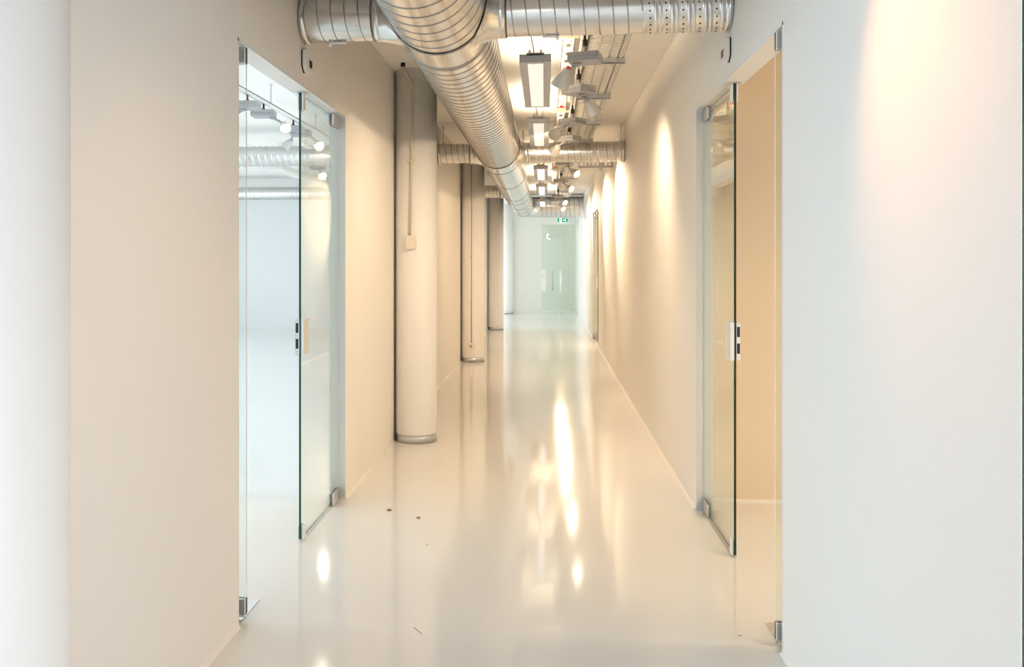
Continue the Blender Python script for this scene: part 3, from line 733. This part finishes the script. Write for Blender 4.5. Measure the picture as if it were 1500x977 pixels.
# ------------------------------------------------------------------ light
def area(name, loc, rot, sx, sy, watt, col, spread=180):
    l = bpy.data.lights.new(name, 'AREA'); l.shape = 'RECTANGLE'; l.size = sx; l.size_y = sy; l.energy = watt; l.color = col
    l.spread = math.radians(spread)
    o = bpy.data.objects.new(name, l); C.objects.link(o); o.location = loc; o.rotation_euler = rot; return o
DAY = (0.74, 0.87, 1.0)
area('daylight_side_room', (-8.75, 8.8, 1.6), (0, r_(-90), 0), 2.3, 12, 232, DAY)
for wy_ in (8.4, 11.4):
    area('added_side_room_slant', (-8.4, wy_, 1.6), (r_(90), 0, r_(-128)), 2.2, 2.2, 16, (0.55, 0.81, 1.0), 70)  # extra panels added, tilted through the doorway to brighten the near cream wall
area('daylight_lobby', (-4.8, -3.2, 1.5), (0, r_(-90), 0), 2.5, 3.3, 76, (0.46, 0.74, 1.0))
area('added_lobby_back', (-3.2, -5.95, 1.6), (r_(90), 0, 0), 2.8, 2.4, 50, DAY)  # panel for the added back window, lights fronts facing the lobby
area('added_lobby_right', (3.85, -2.3, 1.6), (0, r_(90), 0), 2.4, 4.6, 62, (0.98, 0.94, 0.98))  # panel for the added right window, lights the nearest column
area('daylight_far_bay', (-5.4, 21.2, 1.5), (0, r_(-90), 0), 2.6, 5.1, 105, (0.88, 0.97, 1.0))
for i, (p, d, w, col, size) in enumerate(SPOTS):
    l = bpy.data.lights.new('spot_beam', 'SPOT'); l.energy = w; l.color = col; l.spot_size = r_(size); l.spot_blend = 1.0; l.shadow_soft_size = 0.04
    o = bpy.data.objects.new('spot_beam', l); C.objects.link(o); o.location = p; o.rotation_euler = d.to_track_quat('-Z', 'Y').to_euler()
def point(name, loc, w, col, r=0.12):
    l = bpy.data.lights.new(name, 'POINT'); l.energy = w; l.color = col; l.shadow_soft_size = r
    o = bpy.data.objects.new(name, l); C.objects.link(o); o.location = loc; return o
# out-of-view side room lamps, the tan one lowered to brighten its wall
area('lamp_tan_room', (2.7, 3.2, 2.1), (0, 0, 0), 1.2, 1.2, 44, (1, 0.78, 0.52))
area('lamp_far_side_room', (2.3, 15.2, 3.0), (0, 0, 0), 1.2, 1.2, 40, (1, 0.82, 0.62))
area('added_end_space_wash', (-2.9, 25.05, 1.5), (0, r_(-90), 0), 2.8, 1.6, 29, (0.93, 1.0, 0.97))  # unseen panel added for an even wash behind the end door
for y0, L, w in ((5.22, 1.55, 8), (7.52, 1.55, 8), (11.35, 1.6, 8), (14.1, 1.8, 8), (17.7, 1.6, 8)):
    area('pendant_uplight', (-0.062, y0+L/2, 2.775), (PI, 0, 0), 0.07, L-0.3, w*1.1, (1, 0.78, 0.53))

w = bpy.data.worlds.new('sky'); sc.world = w; w.use_nodes = True
bg = w.node_tree.nodes['Background']; bg.inputs['Color'].default_value = (0.80, 0.90, 1.0, 1); bg.inputs['Strength'].default_value = 1.6

# ------------------------------------------------------------------ camera
cam = bpy.data.cameras.new('camera'); co = bpy.data.objects.new('camera', cam); C.objects.link(co)
cam.sensor_width = 36; cam.sensor_fit = 'HORIZONTAL'; cam.lens = 30.0
cam.shift_x = 89/1500; cam.shift_y = -107.5/1500
cam.clip_start = 0.02
co.location = (0, 0, 1.5); co.rotation_euler = (PI/2, 0, math.atan(138/1250))
sc.camera = co

sc.view_settings.view_transform = 'Standard'; sc.view_settings.look = 'None'
sc.view_settings.exposure = 0.32; sc.view_settings.gamma = 1.0; sc.view_settings.use_curve_mapping = False
cy_ = sc.cycles
cy_.use_denoising = True
cy_.max_bounces = 14; cy_.diffuse_bounces = 8; cy_.glossy_bounces = 6; cy_.transparent_max_bounces = 24
cy_.sample_clamp_indirect = 6.0; cy_.caustics_reflective = False; cy_.caustics_refractive = False
